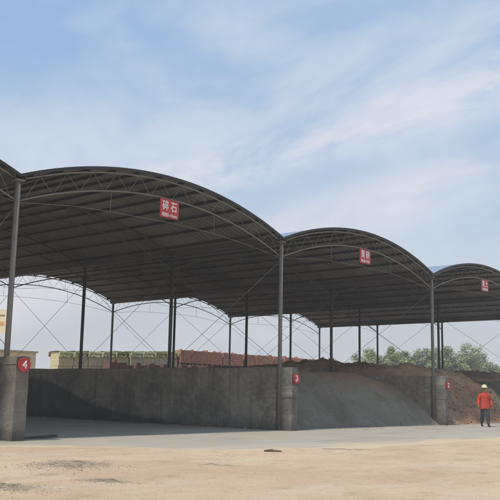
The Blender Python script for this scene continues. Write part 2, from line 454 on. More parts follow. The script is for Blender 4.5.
# ------------------------------------------------------------------ steel columns
ROWS = ['front', 'second', 'third', 'fourth', 'rear']
LINE = {-2: 'on the line left of the wall marked 4', -1: 'on the brownish wall at left', 0: 'on the stained wall of the empty bay', 1: 'on the wall between gravel and soil', 2: 'on the wall right of the person', 3: 'on the far right edge of the shed'}
LINEB = {-1: 'on brownish left wall', 0: 'on stained wall of empty bay', 1: 'on wall between gravel and soil', 2: 'on the wall behind the person', 3: 'on the far right edge'}
def column_mesh(light):
    bm = bmesh.new(); tube(bm, [(0, 0, 0), (0, 0, H-.03)], .070, 14)
    return mesh_of(bm, 'shaft', GREY if light else GREYD, True)
def plate_mesh(light):
    bm = bmesh.new(); box(bm, (-.12, -.12, H-.05), (.12, .12, H-.02), .004); return mesh_of(bm, 'cap_plate', GREY if light else GREYD)
def foot_mesh(light):
    bm = bmesh.new(); box(bm, (-.16, -.16, 0), (.16, .16, .02), .004)
    for a in range(4):
        c, s = math.cos(a*math.pi/2), math.sin(a*math.pi/2)
        tube(bm, [(.11*(c-s), .11*(c+s), .02), (.11*(c-s), .11*(c+s), .06)], .014, 6)
    return mesh_of(bm, 'base_plate', GREY if light else GREYD)
CM = {l: (column_mesh(l), plate_mesh(l), foot_mesh(l)) for l in (True, False)}
for k in range(-2, 4):
    for j in range(5):
        light = j == 0 or j == 4  # inner rows take the grey that has shade in its colour
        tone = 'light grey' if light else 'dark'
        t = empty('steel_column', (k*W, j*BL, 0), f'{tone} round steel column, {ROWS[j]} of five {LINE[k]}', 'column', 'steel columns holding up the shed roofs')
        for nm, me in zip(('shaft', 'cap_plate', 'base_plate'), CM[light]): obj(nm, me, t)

# ------------------------------------------------------------------ barrel roofs
NSEG, NSH = 26, 24
SHW = (Y1 + .16)/NSH
def sheet_mesh():
    prof = []                                    # trapezoid ribs along y
    p = SHW/4
    for i in range(4):
        prof += [(i*p, 0), (i*p + p*.55, 0), (i*p + p*.68, .028), (i*p + p*.87, .028)]
    prof.append((SHW + .015, .001))
    vs, fs, mi = [], [], []
    m = len(prof)
    for side in (0, 1):
        for i in range(NSEG+1):
            a = arc(i/NSEG); b = arc(min(1, i/NSEG+.01)) - arc(max(0, i/NSEG-.01)); nrm = Vector((-b.z, 0, b.x)).normalized()
            for (y, z) in prof:
                q = a + nrm*(z + .085 + side*.008); vs.append((q.x, y, q.z))
    o = m*(NSEG+1)
    for s in (0, 1):
        for i in range(NSEG):
            for j in range(m-1):
                f = [s*o+i*m+j, s*o+i*m+j+1, s*o+(i+1)*m+j+1, s*o+(i+1)*m+j]
                fs.append(f if s else f[::-1]); mi.append(s)
    for i in range(NSEG):
        for j in (0, m-1):
            fs.append((i*m+j, (i+1)*m+j, o+(i+1)*m+j, o+i*m+j)); mi.append(0)
    for j in range(m-1):
        for i in (0, NSEG):
            fs.append((i*m+j, i*m+j+1, o+i*m+j+1, o+i*m+j)); mi.append(1)
    me = pyd('roof_sheet', vs, fs, [UNDER, BLUE]); me.polygons.foreach_set('material_index', mi)
    return me
SHEET = sheet_mesh()
def purlin_mesh():
    bm = bmesh.new(); box(bm, (-.028, -.04, -.035), (.028, Y1+.08, .05)); return mesh_of(bm, 'purlin', PURL)
PURLIN = purlin_mesh()
def chord_mesh(m):
    bm = bmesh.new()
    tube(bm, [arc(.012 + .976*i/28) + Vector((0, 0, -.02)) for i in range(29)], .026, 8)
    tube(bm, [arc(.008 + .984*i/28, H-HC, SAG+.02) for i in range(29)], .024, 8)
    return mesh_of(bm, 'arch_truss', m, True)
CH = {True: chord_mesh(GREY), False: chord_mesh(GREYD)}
NW = 24
def web_meshes(m):
    out = []
    for i in range(NW):
        a = arc(.02 + .96*i/NW + 0, H-.02 if i % 2 else H-HC); b = arc(.02 + .96*(i+1)/NW, H-HC if i % 2 else H-.02)
        bm = bmesh.new(); tube(bm, [a, b], .0065, 6); out.append(mesh_of(bm, 'web_bar', m, True))
    return out
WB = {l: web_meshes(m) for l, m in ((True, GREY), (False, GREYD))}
def tie_mesh(m):
    bm = bmesh.new()
    pts = [(.08, .0, H-HC-.02), (1.8, 0, H-HC+.20), (3.0, 0, H-HC+.26), (5.36, 0, H-HC+.33), (7.25, 0, H-HC+.30), (8.9, 0, H-HC+.18), (W-.08, 0, H-HC-.02)]
    tube(bm, pts, .008, 6); return mesh_of(bm, 'tie_rod', m, True)
def hanger_meshes(m):
    out = []
    for x in (3.03, 7.27):
        z = arc(x/W, H-HC, SAG).z; bm = bmesh.new(); tube(bm, [(x, 0, H-HC+.26), (x, 0, z)], .008, 6); out.append(mesh_of(bm, 'hanger_rod', m, True))
    return out
TI = {l: tie_mesh(m) for l, m in ((True, GREY), (False, GREYD))}
HG = {l: hanger_meshes(m) for l, m in ((True, GREY), (False, GREYD))}
def gutter_mesh():
    bm = bmesh.new()
    for lo, hi in (((-.16, -.1, -.02), (.16, Y1+.1, .0)), ((-.165, -.1, .002), (-.15, Y1+.1, .16)), ((.15, -.1, .002), (.165, Y1+.1, .16))): box(bm, lo, hi)
    return mesh_of(bm, 'valley_gutter', GREYD)
GUT = gutter_mesh()
def trim_mesh():
    bm = bmesh.new(); n = 40; a = []
    for i in range(n+1):
        p = arc(i/n); a.append([bm.verts.new((p.x, y, p.z + z)) for y, z in ((-.11, .05), (-.085, .05), (-.085, .135), (-.11, .135))])
    for A, B in zip(a, a[1:]):
        for q in range(4): bm.faces.new((A[q], A[(q+1) % 4], B[(q+1) % 4], B[q]))
    bm.faces.new(a[0]); bm.faces.new(a[-1][::-1])
    return mesh_of(bm, 'edge_trim', PURL)
TRIM = trim_mesh()
ROOFL = {-2: 'barrel vault roof cut off at the far left edge, nearest to the camera', -1: 'largest looking barrel vault roof, over the empty bay between walls 4 and 3',
         0: 'second barrel vault roof, over the grey gravel heap between walls 3 and 2', 1: 'third barrel vault roof, over the brown soil heap and the person',
         2: 'farthest barrel vault roof at the right end, seen only from below'}
for k in range(-2, 3):
    t = empty('barrel_roof', (k*W, 0, 0), ROOFL[k], 'roof', 'barrel vault roofs of the shed')
    for i in range(NSH): obj('roof_sheet', SHEET, t, (0, -.08 + i*SHW, .003*(i % 2)))
    for i in range(12):
        q = arc((i+.5)/12); b = arc((i+.52)/12) - arc((i+.48)/12)
        obj('purlin', PURLIN, t, (q.x, 0, q.z+.035), (0, -math.atan2(b.z, b.x), 0))
    for j in range(5):
        l = j == 0  # trusses behind the front one use the shade-darkened grey
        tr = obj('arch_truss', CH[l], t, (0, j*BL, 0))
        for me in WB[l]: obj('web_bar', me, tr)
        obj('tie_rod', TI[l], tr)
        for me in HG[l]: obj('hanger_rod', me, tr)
    obj('edge_trim', TRIM, t)
    obj('valley_gutter', GUT, t, (W, 0, H))

# cross cables between neighbouring columns of one line
def brace_mesh(flip):
    bm = bmesh.new(); y0, y1 = (.09, BL-.09) if not flip else (BL-.09, .09)
    tube(bm, [(0.03*(1 if flip else -1), y0, H-.75), (0.03*(1 if flip else -1), y1, 2.25)], .008, 5); return mesh_of(bm, 'cable', WIRE, True)
BR = [brace_mesh(0), brace_mesh(1)]
for k in range(-1, 3):
    for j in range(4):
        t = empty('cross_bracing', (k*W, j*BL, 0), f'crossed cables between {ROWS[j]} and {ROWS[j+1]} columns {LINEB[k]}', 'bracing', 'crossed cables between columns')
        for me in BR: obj('cable', me, t)

# ------------------------------------------------------------------ signs
def text_mesh(s, size, m, name, font_w=None, bold=0.0):
    cu = bpy.data.curves.new(name, 'FONT'); cu.body = s; cu.size = size; cu.align_x = 'CENTER'; cu.align_y = 'CENTER'; cu.extrude = .002; cu.offset = 0
    cu.resolution_u = 4; cu.bevel_depth = bold; cu.bevel_resolution = 0
    o = bpy.data.objects.new(name, cu); C.objects.link(o)
    dg = bpy.context.evaluated_depsgraph_get(); me = bpy.data.meshes.new_from_object(o.evaluated_get(dg)); me.name = name
    bpy.data.objects.remove(o); bpy.data.curves.remove(cu)
    me.materials.clear(); me.materials.append(m)
    xs_ = [v.co.x for v in me.vertices]; ys_ = [v.co.y for v in me.vertices]
    if xs_ and font_w:
        s_ = font_w/(max(xs_)-min(xs_)); cx_ = (max(xs_)+min(xs_))/2; cy_ = (max(ys_)+min(ys_))/2
        for v in me.vertices: v.co.x = (v.co.x-cx_)*s_; v.co.y -= cy_
    return me
def hang_sign(k, big, small, label):
    x = k*W + 5.22; z = 6.62
    bm = bmesh.new(); box(bm, (-.38, -.012, -.28), (.38, .012, .28), .003)
    s = obj('bay_sign', mesh_of(bm, 'bay_sign', RED), None, (x, -.075, z))
    tag(s, label, 'sign', 'red signs hanging from the front trusses')
    obj('lettering', text_mesh(big, .33, WHITE, 'lettering', .60, .006), s, (0, -.016, .085), (R(90), 0, 0))
    obj('lettering', text_mesh(small, .13, WHITE, 'lettering', .62, .003), s, (0, -.016, -.185), (R(90), 0, 0))
    for dx in (-.3, .3):
        bm = bmesh.new(); tube(bm, [(dx, .02, .27), (dx, .06, .36)], .008, 6); obj('hook', mesh_of(bm, 'hook', GREY), s)
hang_sign(-1, '碎 石', '规格5-10mm', 'red hanging sign with two large white characters on the largest, nearest arch')
hang_sign(0, '黄 砂', '规格中砂', 'red hanging sign with white characters on the middle arch over the gravel')
hang_sign(1, '黄 土', '规格细砂', 'small red hanging sign with white characters on the right arch above the person')
def disc(n, x, y, z, label):
    bm = bmesh.new()
    bmesh.ops.create_cone(bm, cap_ends=True, segments=28, radius1=.172, radius2=.172, depth=.03)
    bmesh.ops.rotate(bm, verts=bm.verts, cent=(0, 0, 0), matrix=Matrix.Rotation(R(90), 3, 'X'))
    s = obj('number_disc', mesh_of(bm, 'number_disc', RED), None, (x, y, z)); tag(s, label, 'sign', 'red number discs on the wall ends')
    obj('numeral', text_mesh(n, .26, WHITE, 'numeral', .13, .008), s, (0, -.019, 0), (R(90), 0, 0))
disc('4', -W+.09, -.64, 1.80, 'round red disc with white numeral 4 on the leftmost wall end')
disc('3', .17, -.595, 1.73, 'round red disc with white numeral 3 on the middle wall end')
disc('2', W+.15, -.635, 1.70, 'round red disc with white numeral 2 on the wall end near the soil')

# ------------------------------------------------------------------ heaps
def smin(a, b, k=.35):
    h = max(0, min(1, .5 + .5*(b-a)/k)); return b*(1-h) + a*h - k*h*(1-h)
def lumps(x, y, h, rough):
    p = Vector((x, y, 0)); e = max(0, min(1, h/.5))
    return e*(rough*mnoise.noise(p*.6+Vector((5, 2, 1))) + rough*.55*mnoise.noise(p*1.7) + rough*.30*mnoise.noise(p*4.3) + rough*.16*mnoise.noise(p*9)) + .03*mnoise.noise(p*2.3)*(1-e)
def heap(name, x0, x1, y0, y1, step, hf, m, label, cat, rough):
    nx_, ny_ = int((x1-x0)/step), int((y1-y0)/step); vs, fs = [], []
    for j in range(ny_+1):
        for i in range(nx_+1):
            x = x0 + (x1-x0)*i/nx_; y = y0 + (y1-y0)*j/ny_; p = Vector((x, y, 0))
            h = hf(x, y)
            h += lumps(x, y, h, rough)
            if x < x0 + .5 and name == 'soil_heap': h = min(h, 2.04 + 1.3*(x - x0) + .05*mnoise.noise(p*3))
            vs.append((x, y, max(h, -.12)))
    for j in range(ny_):
        for i in range(nx_):
            a = j*(nx_+1)+i; q = (a, a+1, a+nx_+2, a+nx_+1)
            if max(vs[v][2] for v in q) > -.1: fs.append(q)
    o = obj(name, pyd(name, vs, fs, m, True)); tag(o, label, cat, 'material heaps in the bays'); return o
TOE = [(.2, 3.0), (4.1, 2.0), (5.6, 1.4), (7.3, .6), (8.7, -.05), (10.8, -.15)]
def grav_h(x, y):
    f = .78*(y - lerp_tab(TOE, x) + .45*mnoise.noise(Vector((x*.8, 0, 0))) + .22*mnoise.noise(Vector((x*2.1, y*.3, 6))))
    top = 2.40 - .04*max(0, x-3) - .06*max(0, x-8) + .05*math.sin(y*.7) - .60*max(0, min(1, (y-4.0)/3.2)) - .04*max(0, y-9)
    return smin(f, top, .5)
heap('gravel_heap', .2, W+.1, -.5, Y1, .11, grav_h, GRAV, 'smooth grey gravel heap sloping down inside the middle bay, right of wall 3', 'heap', .10)
def soil_h(x, y):
    u = x - W
    f = .95*(y + .30 + .35*mnoise.noise(Vector((x*.7, 3, 0))))
    cap = 2.50 + .36*math.exp(-((y-8)/2.6)**2) + .34*math.exp(-((y-2.7)/1.0)**2)*math.exp(-((u-2.5)/2.5)**2)
    right = 2.75 - .45*max(0, u-6.6) + .12*max(0, min(5, y-4)) - .12*max(0, y-11)
    left = 2.22 + .5*max(0, u-.05)
    return smin(smin(smin(f, cap), right, .5), left, .2)
heap('soil_heap', W+.04, 2*W+.1, -.6, Y1, .11, soil_h, SOIL, 'lumpy reddish brown soil heap behind wall 2 and the person in red', 'heap', .27)
def soil2_h(x, y):
    u = x - 2*W
    f = .75*(y - .5); cap = 2.35 + .45*math.exp(-((u-5)/2.2)**2 - ((y-6)/3)**2)
    return smin(f, cap - .12*max(0, y-10))
heap('soil_heap', 2*W+.2, 3*W-.2, 0, Y1, .2, soil2_h, SOILD, 'dark brown soil heap in the last bay at the right edge', 'heap', .22)
CLOD = plain('soil_clod', (.40, .26, .175), .95, .35, 2); CHIP = plain('gravel_chip', (.36, .325, .265), .95, .4, 2)
# stones and clods lying loose: one uncountable object each
def scatter(name, pts, m, label, cat):
    vs, fs = [], []
    base = [(1, 0, 0), (-1, 0, 0), (0, 1, 0), (0, -1, 0), (0, 0, 1), (0, 0, -1), ]
    tri = [(0, 2, 4), (2, 1, 4), (1, 3, 4), (3, 0, 4), (2, 0, 5), (1, 2, 5), (3, 1, 5), (0, 3, 5)]
    for (x, y, z, s) in pts:
        o = len(vs); a = rnd.random()*6.28; c, q = math.cos(a), math.sin(a); sx, sy, sz = s*rnd.uniform(.7, 1.3), s*rnd.uniform(.6, 1.1), s*rnd.uniform(.45, .8)
        for b in base:
            px, py, pz = b[0]*sx*rnd.uniform(.75, 1.1), b[1]*sy*rnd.uniform(.75, 1.1), b[2]*sz
            px += .25*sx*b[2]*rnd.uniform(-1, 1)
            vs.append((x + px*c - py*q, y + px*q + py*c, z + pz))
        fs += [tuple(o+i for i in t) for t in tri]
    return tag(obj(name, pyd(name, vs, fs, m)), label, cat, kind='stuff')
def gauss_patch(cx, cy, ax, ay, rot, n, smin_, smax_):
    out = []
    for _ in range(n):
        u, v = rnd.gauss(0, .5), rnd.gauss(0, .5)
        x = cx + u*ax*math.cos(rot) - v*ay*math.sin(rot); y = cy + u*ax*math.sin(rot) + v*ay*math.cos(rot)
        s = smin_ + (smax_-smin_)*rnd.random()**2.2; out.append((x, y, sand_z(x, y)+s*.3, s))
    return out
scatter('gravel_patch', gauss_patch(-14.0, -6.95, .62, .80, RV, 5200, .003, .015), STONE, 'wide patch of grey gravel spilled on the sand, largest of the left foreground patches', 'gravel')
scatter('gravel_patch', gauss_patch(-16.55, -9.0, .55, .40, RV, 1900, .003, .014), STONE, 'small dark gravel patch on the sand in the bottom left corner', 'gravel')
scatter('gravel_patch', gauss_patch(-15.0, -9.1, .42, .25, RV, 700, .003, .012), STONE, 'faint thin gravel patch on the sand, lower and right of the largest patch', 'gravel')
pts = []
for _ in range(2600):
    d = 6.5 + 17*rnd.random()**1.3; a = YAW + rnd.uniform(-.36, .36); x = CAM.x + d*math.sin(a); y = CAM.y + d*math.cos(a)
    if y < edge_y(x) + .6: pts.append((x, y, sand_z(x, y)+.002, rnd.choice((.003, .004, .005, .006, .011))))
scatter('scattered_pebbles', pts, STONE, 'small pebbles scattered over the sandy yard', 'pebbles')
def on_heap(hf, x0, x1, y0, y1, n, s0, s1, rough):
    out = []
    for _ in range(n*3):
        x = rnd.uniform(x0, x1); y = y0 + (y1-y0)*rnd.random()**1.8; h = hf(x, y)
        q = s0 + (s1-s0)*rnd.random()**3
        if h > .02: out.append((x, y, h + lumps(x, y, h, rough) + q*.15, q))
        if len(out) >= n: break
    return out
scatter('soil_clods', on_heap(soil_h, W+.5, 2*W-.2, -.4, 9, 1900, .018, .11, .27), CLOD, 'loose clods over the brown soil heap', 'soil')
scatter('loose_gravel', on_heap(grav_h, .4, W-.1, .2, 10, 1500, .012, .05, .10), CHIP, 'loose stones over the grey gravel heap', 'gravel')
# the odd stones at the heap toes and wall feet
pts = []
for _ in range(500):
    x = rnd.uniform(.5, 20); y = rnd.gauss(-.2, .7); pts.append((x, y, .008, rnd.choice((.012, .018, .03))))
for _ in range(160):
    y = rnd.uniform(0, 18); pts.append((-.12-abs(rnd.gauss(0, .2)), y, .01, rnd.choice((.015, .025, .04))))
scatter('loose_rubble', pts, STONE, 'loose stones along the wall feet and heap toes', 'rubble')
# flat dark board added as the pier's shadow, stick on the sand
bm = bmesh.new(); box(bm, (-.55, -.11, 0), (.55, .11, .045), .006)
for v in bm.verts: v.co.z += .02*math.sin(v.co.x*2.3)
tag(obj('shadow_board', mesh_of(bm, 'shadow_board', plain('shadow_tone', (.085, .078, .066), .9, .4, 9)), None, (-9.55, .12, .012), (0, 0, R(8))), 'dark flat board added as the pier shadow at the foot of wall 4', 'shadow_board')
bm = bmesh.new(); tube(bm, [(-.17, 0, .02), (-.05, .02, .035), (.06, -.01, .03), (.19, .03, .02)], [.022, .026, .022, .014], 7)
for z in (.1,): tube(bm, [(-.05, .02, .035), (0, .09, .06)], [.016, .008], 6)
sx_, sy_ = -8.75, -6.83
tag(obj('broken_stick', mesh_of(bm, 'broken_stick', plain('bark', (.15, .125, .095), .9, .4, 12), True), None, (sx_, sy_, sand_z(sx_, sy_)), (0, 0, RV)), 'short dark broken stick lying on the sand near the concrete edge', 'stick')

# ------------------------------------------------------------------ person
SKIN = plain('skin', (.42, .25, .165), .6, .15); JACK = plain('red_jacket', (.56, .055, .025), .75, .25, 5); TROU = plain('navy_trousers', (.055, .06, .075), .85, .3, 6)
BOOT = plain('black_boot', (.03, .028, .026), .6, .2); HAT = plain('pale_helmet', (.72, .66, .46), .4, .08); HAIR = plain('dark_hair', (.025, .02, .018), .7, .2); EYE = plain('dark_eye', (.02, .015, .012), .3, .1)
def skin_obj(name, chain, m, parent, sub=2):
    """chain: list of (key, parent_key, co, (rx, ry))"""
    idx = {c[0]: i for i, c in enumerate(chain)}
    me = bpy.data.meshes.new(name); me.from_pydata([c[2] for c in chain], [(idx[c[1]], idx[c[0]]) for c in chain if c[1]], [])
    o = bpy.data.objects.new(name, me); C.objects.link(o)
    s = o.modifiers.new('s', 'SKIN'); s.use_smooth_shade = True
    for i, c in enumerate(chain):
        sv = me.skin_vertices[0].data[i]; sv.radius = c[3] if isinstance(c[3], tuple) else (c[3], c[3]); sv.use_root = c[1] is None; sv.use_loose = False
    u = o.modifiers.new('u', 'SUBSURF'); u.levels = sub; u.render_levels = sub
    dg = bpy.context.evaluated_depsgraph_get(); m2 = bpy.data.meshes.new_from_object(o.evaluated_get(dg)); m2.name = name
    bpy.data.objects.remove(o); m2.materials.clear(); m2.materials.append(m)
    if name in ('jacket', 'trousers'):                      # creases of the cloth
        bs = bmesh.new(); bs.from_mesh(m2)
        for _ in range(10): bmesh.ops.smooth_vert(bs, verts=bs.verts, factor=.5, use_axis_x=True, use_axis_y=True, use_axis_z=True)
        bs.normal_update()
        for v in bs.verts: v.co += v.normal*.008
        bs.to_mesh(m2); bs.free(); m2.update()
        for v in m2.vertices:
            p = v.co; n_ = v.normal.copy()
            v.co += n_*(.014*mnoise.noise(Vector((p.x*9, p.y*9, p.z*22))) + .010*mnoise.noise(Vector((p.x*20+3, p.y*20, p.z*30 + p.x*15))))
    m2.polygons.foreach_set('use_smooth', [True]*len(m2.polygons))
    return obj(name, m2, parent)
def person(loc, rz):
    t = empty('person', loc, 'person in a red jacket, dark trousers and pale hard hat walking beside the soil heap', 'person', None, rz); t.scale = (.98, .98, .96)
    # faces -Y; x to its left
    hip = {1: (.095, 0, .90), -1: (-.095, 0, .90)}
    knee = {1: (.10, -.10, .50), -1: (-.10, .03, .50)}
    ank = {1: (.105, -.13, .09), -1: (-.105, .20, .12)}
    toe = {1: (.115, -.29, .035), -1: (-.115, .06, .035)}
    sh = {1: (.17, .0, 1.375), -1: (-.17, .0, 1.375)}
    el = {1: (.265, .06, 1.13), -1: (-.265, -.01, 1.13)}
    wr = {1: (.30, .0, .90), -1: (-.30, -.13, .92)}
    ch = [('pel', None, (0, 0, .95), (.14, .10)), ('wst', 'pel', (0, 0, 1.10), (.125, .09)), ('chs', 'wst', (0, 0, 1.30), (.15, .10)),
          ('nkb', 'chs', (0, .01, 1.44), (.07, .065)), ('nk', 'nkb', (0, 0, 1.495), (.050, .052)), ('jaw', 'nk', (0, -.025, 1.56), (.066, .08)), ('hd', 'jaw', (0, -.01, 1.635), (.086, .102)), ('cr', 'hd', (0, 0, 1.70), (.055, .07))]
    for s in (1, -1):
        ch += [(f'h{s}', 'pel', hip[s], .085), (f'k{s}', f'h{s}', knee[s], .058), (f'c{s}', f'k{s}', tuple(Vector(knee[s]).lerp(Vector(ank[s]), .35)), .055), (f'a{s}', f'c{s}', ank[s], .038), (f't{s}', f'a{s}', tuple(Vector(ank[s]).lerp(Vector(toe[s]), .7)), .022),
               (f's{s}', 'chs', sh[s], .062), (f'e{s}', f's{s}', el[s], .042), (f'w{s}', f'e{s}', wr[s], .027)]
        d = (Vector(wr[s]) - Vector(el[s])).normalized(); fwd = Vector((0, -1, 0)); fwd = (fwd - d*fwd.dot(d)).normalized()
        palm = Vector(wr[s]) + d*.075
        ch.append((f'p{s}', f'w{s}', tuple(palm), (.018, .036)))
        for q, (off, ln) in enumerate(((.027, .068), (.009, .078), (-.009, .072), (-.027, .056))):
            b = palm + fwd*off + d*.02; inn = Vector((-s, 0, 0))
            ch.append((f'f{s}{q}a', f'p{s}', tuple(b + d*ln*.45), .0085)); ch.append((f'f{s}{q}b', f'f{s}{q}a', tuple(b + d*ln*.85 + inn*.018), .0075))
        tb = Vector(wr[s]) + d*.03
        ch.append((f'th{s}a', f'w{s}', tuple(tb + fwd*.042 + d*.015), .010)); ch.append((f'th{s}b', f'th{s}a', tuple(tb + fwd*.055 + d*.05), .0085))
    body = skin_obj('body', ch, SKIN, t)
    jk = [('wst0', None, (0, 0, 1.0), (.165, .118)), ('pel', 'wst0', (0, 0, .90), (.205, .142)), ('hem', 'pel', (0, 0, .80), (.222, .155)), ('he2', 'hem', (0, 0, .775), (.224, .156)), ('he3', 'he2', (0, 0, .765), (.224, .156)), ('wst', 'wst0', (0, 0, 1.12), (.165, .118)), ('chs', 'wst', (0, 0, 1.30), (.165, .122)), ('col', 'chs', (0, .008, 1.46), (.085, .08))]
    tr_ = [('pel', None, (0, 0, .95), (.15, .112)), ('top', 'pel', (0, 0, 1.03), (.15, .11))]
    for s in (1, -1):
        e, w_ = Vector(el[s]), Vector(wr[s])
        jk += [(f's{s}', 'chs', sh[s], .078), (f'u{s}', f's{s}', tuple(Vector(sh[s]).lerp(e, .5)), .072), (f'e{s}', f'u{s}', el[s], .064), (f'w{s}', f'e{s}', tuple(e.lerp(w_, 1.05)), .050)]
        a, k_ = Vector(ank[s]), Vector(knee[s])
        tr_ += [(f'h{s}', 'pel', hip[s], .105), (f'm{s}', f'h{s}', tuple(Vector(hip[s]).lerp(k_, .5)), .090), (f'k{s}', f'm{s}', knee[s], .076), (f'c{s}', f'k{s}', tuple(k_.lerp(a, .5)), .072), (f'a{s}', f'c{s}', tuple(a + Vector((0, 0, .01))), .064)]
    bj = bmesh.new(); prof = [(.765, .212, .15), (.80, .210, .148), (.88, .200, .138), (.98, .182, .124), (1.08, .178, .120), (1.18, .184, .122), (1.28, .194, .124), (1.35, .196, .118), (1.40, .172, .106), (1.435, .125, .090), (1.46, .085, .078), (1.505, .074, .072)]
    rings = []
    for z_, a_, b_ in prof:
        rings.append([bj.verts.new((a_*math.copysign(abs(math.cos(q*math.pi/16))**.85, math.cos(q*math.pi/16)), b_*math.sin(q*math.pi/16) + (.006 if z_ > 1.4 else 0), z_ + .012*math.sin(q*.9)*(1 if z_ < .82 else 0))) for q in range(32)])
    for A, B in zip(rings, rings[1:]):
        for q in range(32): bj.faces.new((A[q], A[(q+1) % 32], B[(q+1) % 32], B[q]))
    bj.faces.new(rings[0][::-1]); bj.faces.new(rings[-1])
    for s in (1, -1):
        a_ = Vector((.13*s, 0, 1.365)); b_ = Vector(sh[s]) + Vector((.018*s, 0, -.02)); e_ = Vector(el[s]); w_ = Vector(wr[s]); w_ = e_.lerp(w_, 1.03)
        pts_ = [a_, b_] + [b_.lerp(e_, q/5) for q in range(1, 6)] + [e_.lerp(w_, q/5) for q in range(1, 6)]
        tube(bj, pts_, [.072, .078, .074, .070, .067, .066, .066, .063, .060, .056, .053, .051], 14)
    bmesh.ops.subdivide_edges(bj, edges=bj.edges[:], cuts=1, use_grid_fill=True)
    bj.normal_update()
    for v in bj.verts:
        p = v.co.copy(); v.co += v.normal*(.013*mnoise.noise(Vector((p.x*8, p.y*8, p.z*17 + abs(p.x)*14))) + .007*mnoise.noise(Vector((p.x*22, p.y*22, p.z*34))))
    obj('jacket', mesh_of(bj, 'jacket', JACK, True), t)
    skin_obj('trousers', tr_, TROU, t, 3)
    for s in (1, -1):
        skin_obj('boot', [('b', None, (ank[s][0], ank[s][1]+.02, ank[s][2]-.01), .062), ('m', 'b', tuple(Vector(ank[s]).lerp(Vector(toe[s]), .5) + Vector((0, 0, -.005))), (.05, .045)), ('t', 'm', tuple(Vector(toe[s]) + Vector((0, -.02, .008))), (.05, .042))], BOOT, t)
    # helmet: dome and brim
    bm = bmesh.new(); prof = [(.132, 1.652), (.136, 1.660), (.118, 1.672), (.114, 1.69), (.104, 1.73), (.078, 1.768), (.042, 1.787), (.001, 1.793)]; prof = [(a_, b_ + .025) for a_, b_ in prof]; rings = []
    for r_, z in prof: rings.append([bm.verts.new((r_*math.cos(q*.2618), r_*1.12*math.sin(q*.2618) - (.03 if z < 1.69 and math.sin(q*.2618) < -.3 else 0), z)) for q in range(24)])
    for A, B in zip(rings, rings[1:]):
        for q in range(24): bm.faces.new((A[q], A[(q+1) % 24], B[(q+1) % 24], B[q]))
    bm.faces.new(rings[0][::-1])
    obj('hard_hat', mesh_of(bm, 'hard_hat', HAT, True), t)
    skin_obj('hair', [('a', None, (0, .045, 1.655), (.078, .06)), ('b', 'a', (0, .06, 1.575), (.068, .04))], HAIR, t)
    skin_obj('nose', [('a', None, (0, -.104, 1.648), .012), ('b', 'a', (0, -.128, 1.61), .017)], SKIN, t, 1)
    for s in (1, -1):
        bm = bmesh.new(); bmesh.ops.create_uvsphere(bm, u_segments=8, v_segments=6, radius=.013); bmesh.ops.scale(bm, vec=(1.3, .6, .8), verts=bm.verts); obj('eye', mesh_of(bm, 'eye', EYE, True), t, (.035*s, -.104, 1.645))
        bm = bmesh.new(); bmesh.ops.create_uvsphere(bm, u_segments=8, v_segments=6, radius=.03); bmesh.ops.scale(bm, vec=(.35, .7, 1.1), verts=bm.verts); obj('ear', mesh_of(bm, 'ear', SKIN, True), t, (.092*s, 0, 1.625))
    bm = bmesh.new(); bmesh.ops.create_uvsphere(bm, u_segments=8, v_segments=6, radius=.022); bmesh.ops.scale(bm, vec=(1.1, .4, .3), verts=bm.verts); obj('mouth', mesh_of(bm, 'mouth', plain('lip', (.22, .08, .06), .5, .1), True), t, (0, -.103, 1.567))
    return t
person((10.85, -2.3, .0), math.atan2(-33.6, 15.9) + R(12))

# ------------------------------------------------------------------ behind the shed
def ray(x, y): return fw + r2*((x-250)/836.585) - u2*((y-250)/836.585)
ORD = ['first', 'second', 'third', 'fourth', 'fifth', 'sixth', 'seventh', 'eighth', 'ninth', 'tenth', 'eleventh', 'twelfth', 'thirteenth', 'fourteenth', 'fifteenth', 'sixteenth', 'seventeenth', 'eighteenth', 'nineteenth', 'twentieth']
def pack_mesh(name, wx, wy, h, m, lx=.24, lz=.12):
    """a pallet load: courses of blocks with real joints, ends uneven"""
    bm = bmesh.new(); n = round(h/lz); q = round(wx/(lx))
    box(bm, (-wx/2+.03, -wy/2+.03, .01), (wx/2-.03, wy/2-.03, h-.01))
    for i in range(n):
        for j in range(q):
            a = -wx/2 + j*wx/q; d = rnd.uniform(-.012, .012)
            box(bm, (a+.006, -wy/2+d, i*h/n+.006), (a+wx/q-.006, -wy/2+.07+d, (i+1)*h/n-.004))
    return mesh_of(bm, name, m)
RP = [pack_mesh('brick_pack', 1.16, 1.0, .96, BRICK, .29, .137) for _ in range(3)]
YP = [pack_mesh('block_pack', 1.16, 1.0, .92, BLOCK, .39, .23) for _ in range(2)]
DP = [pack_mesh('brick_pack', 1.04, .8, .95, BRICKD, .25, .15) for _ in range(2)]
def pallet_mesh():
    bm = bmesh.new()
    for x in (-.5, 0, .5): box(bm, (x-.05, -.5, 0), (x+.05, .5, .09))
    for y in (-.45, -.22, 0, .22, .45): box(bm, (-.58, y-.05, .091), (.58, y+.05, .11))
    return mesh_of(bm, 'pallet', plain('pallet_wood', (.30, .22, .13), .9, .3, 8))
PAL = pallet_mesh()
x = 22.2; i = 0
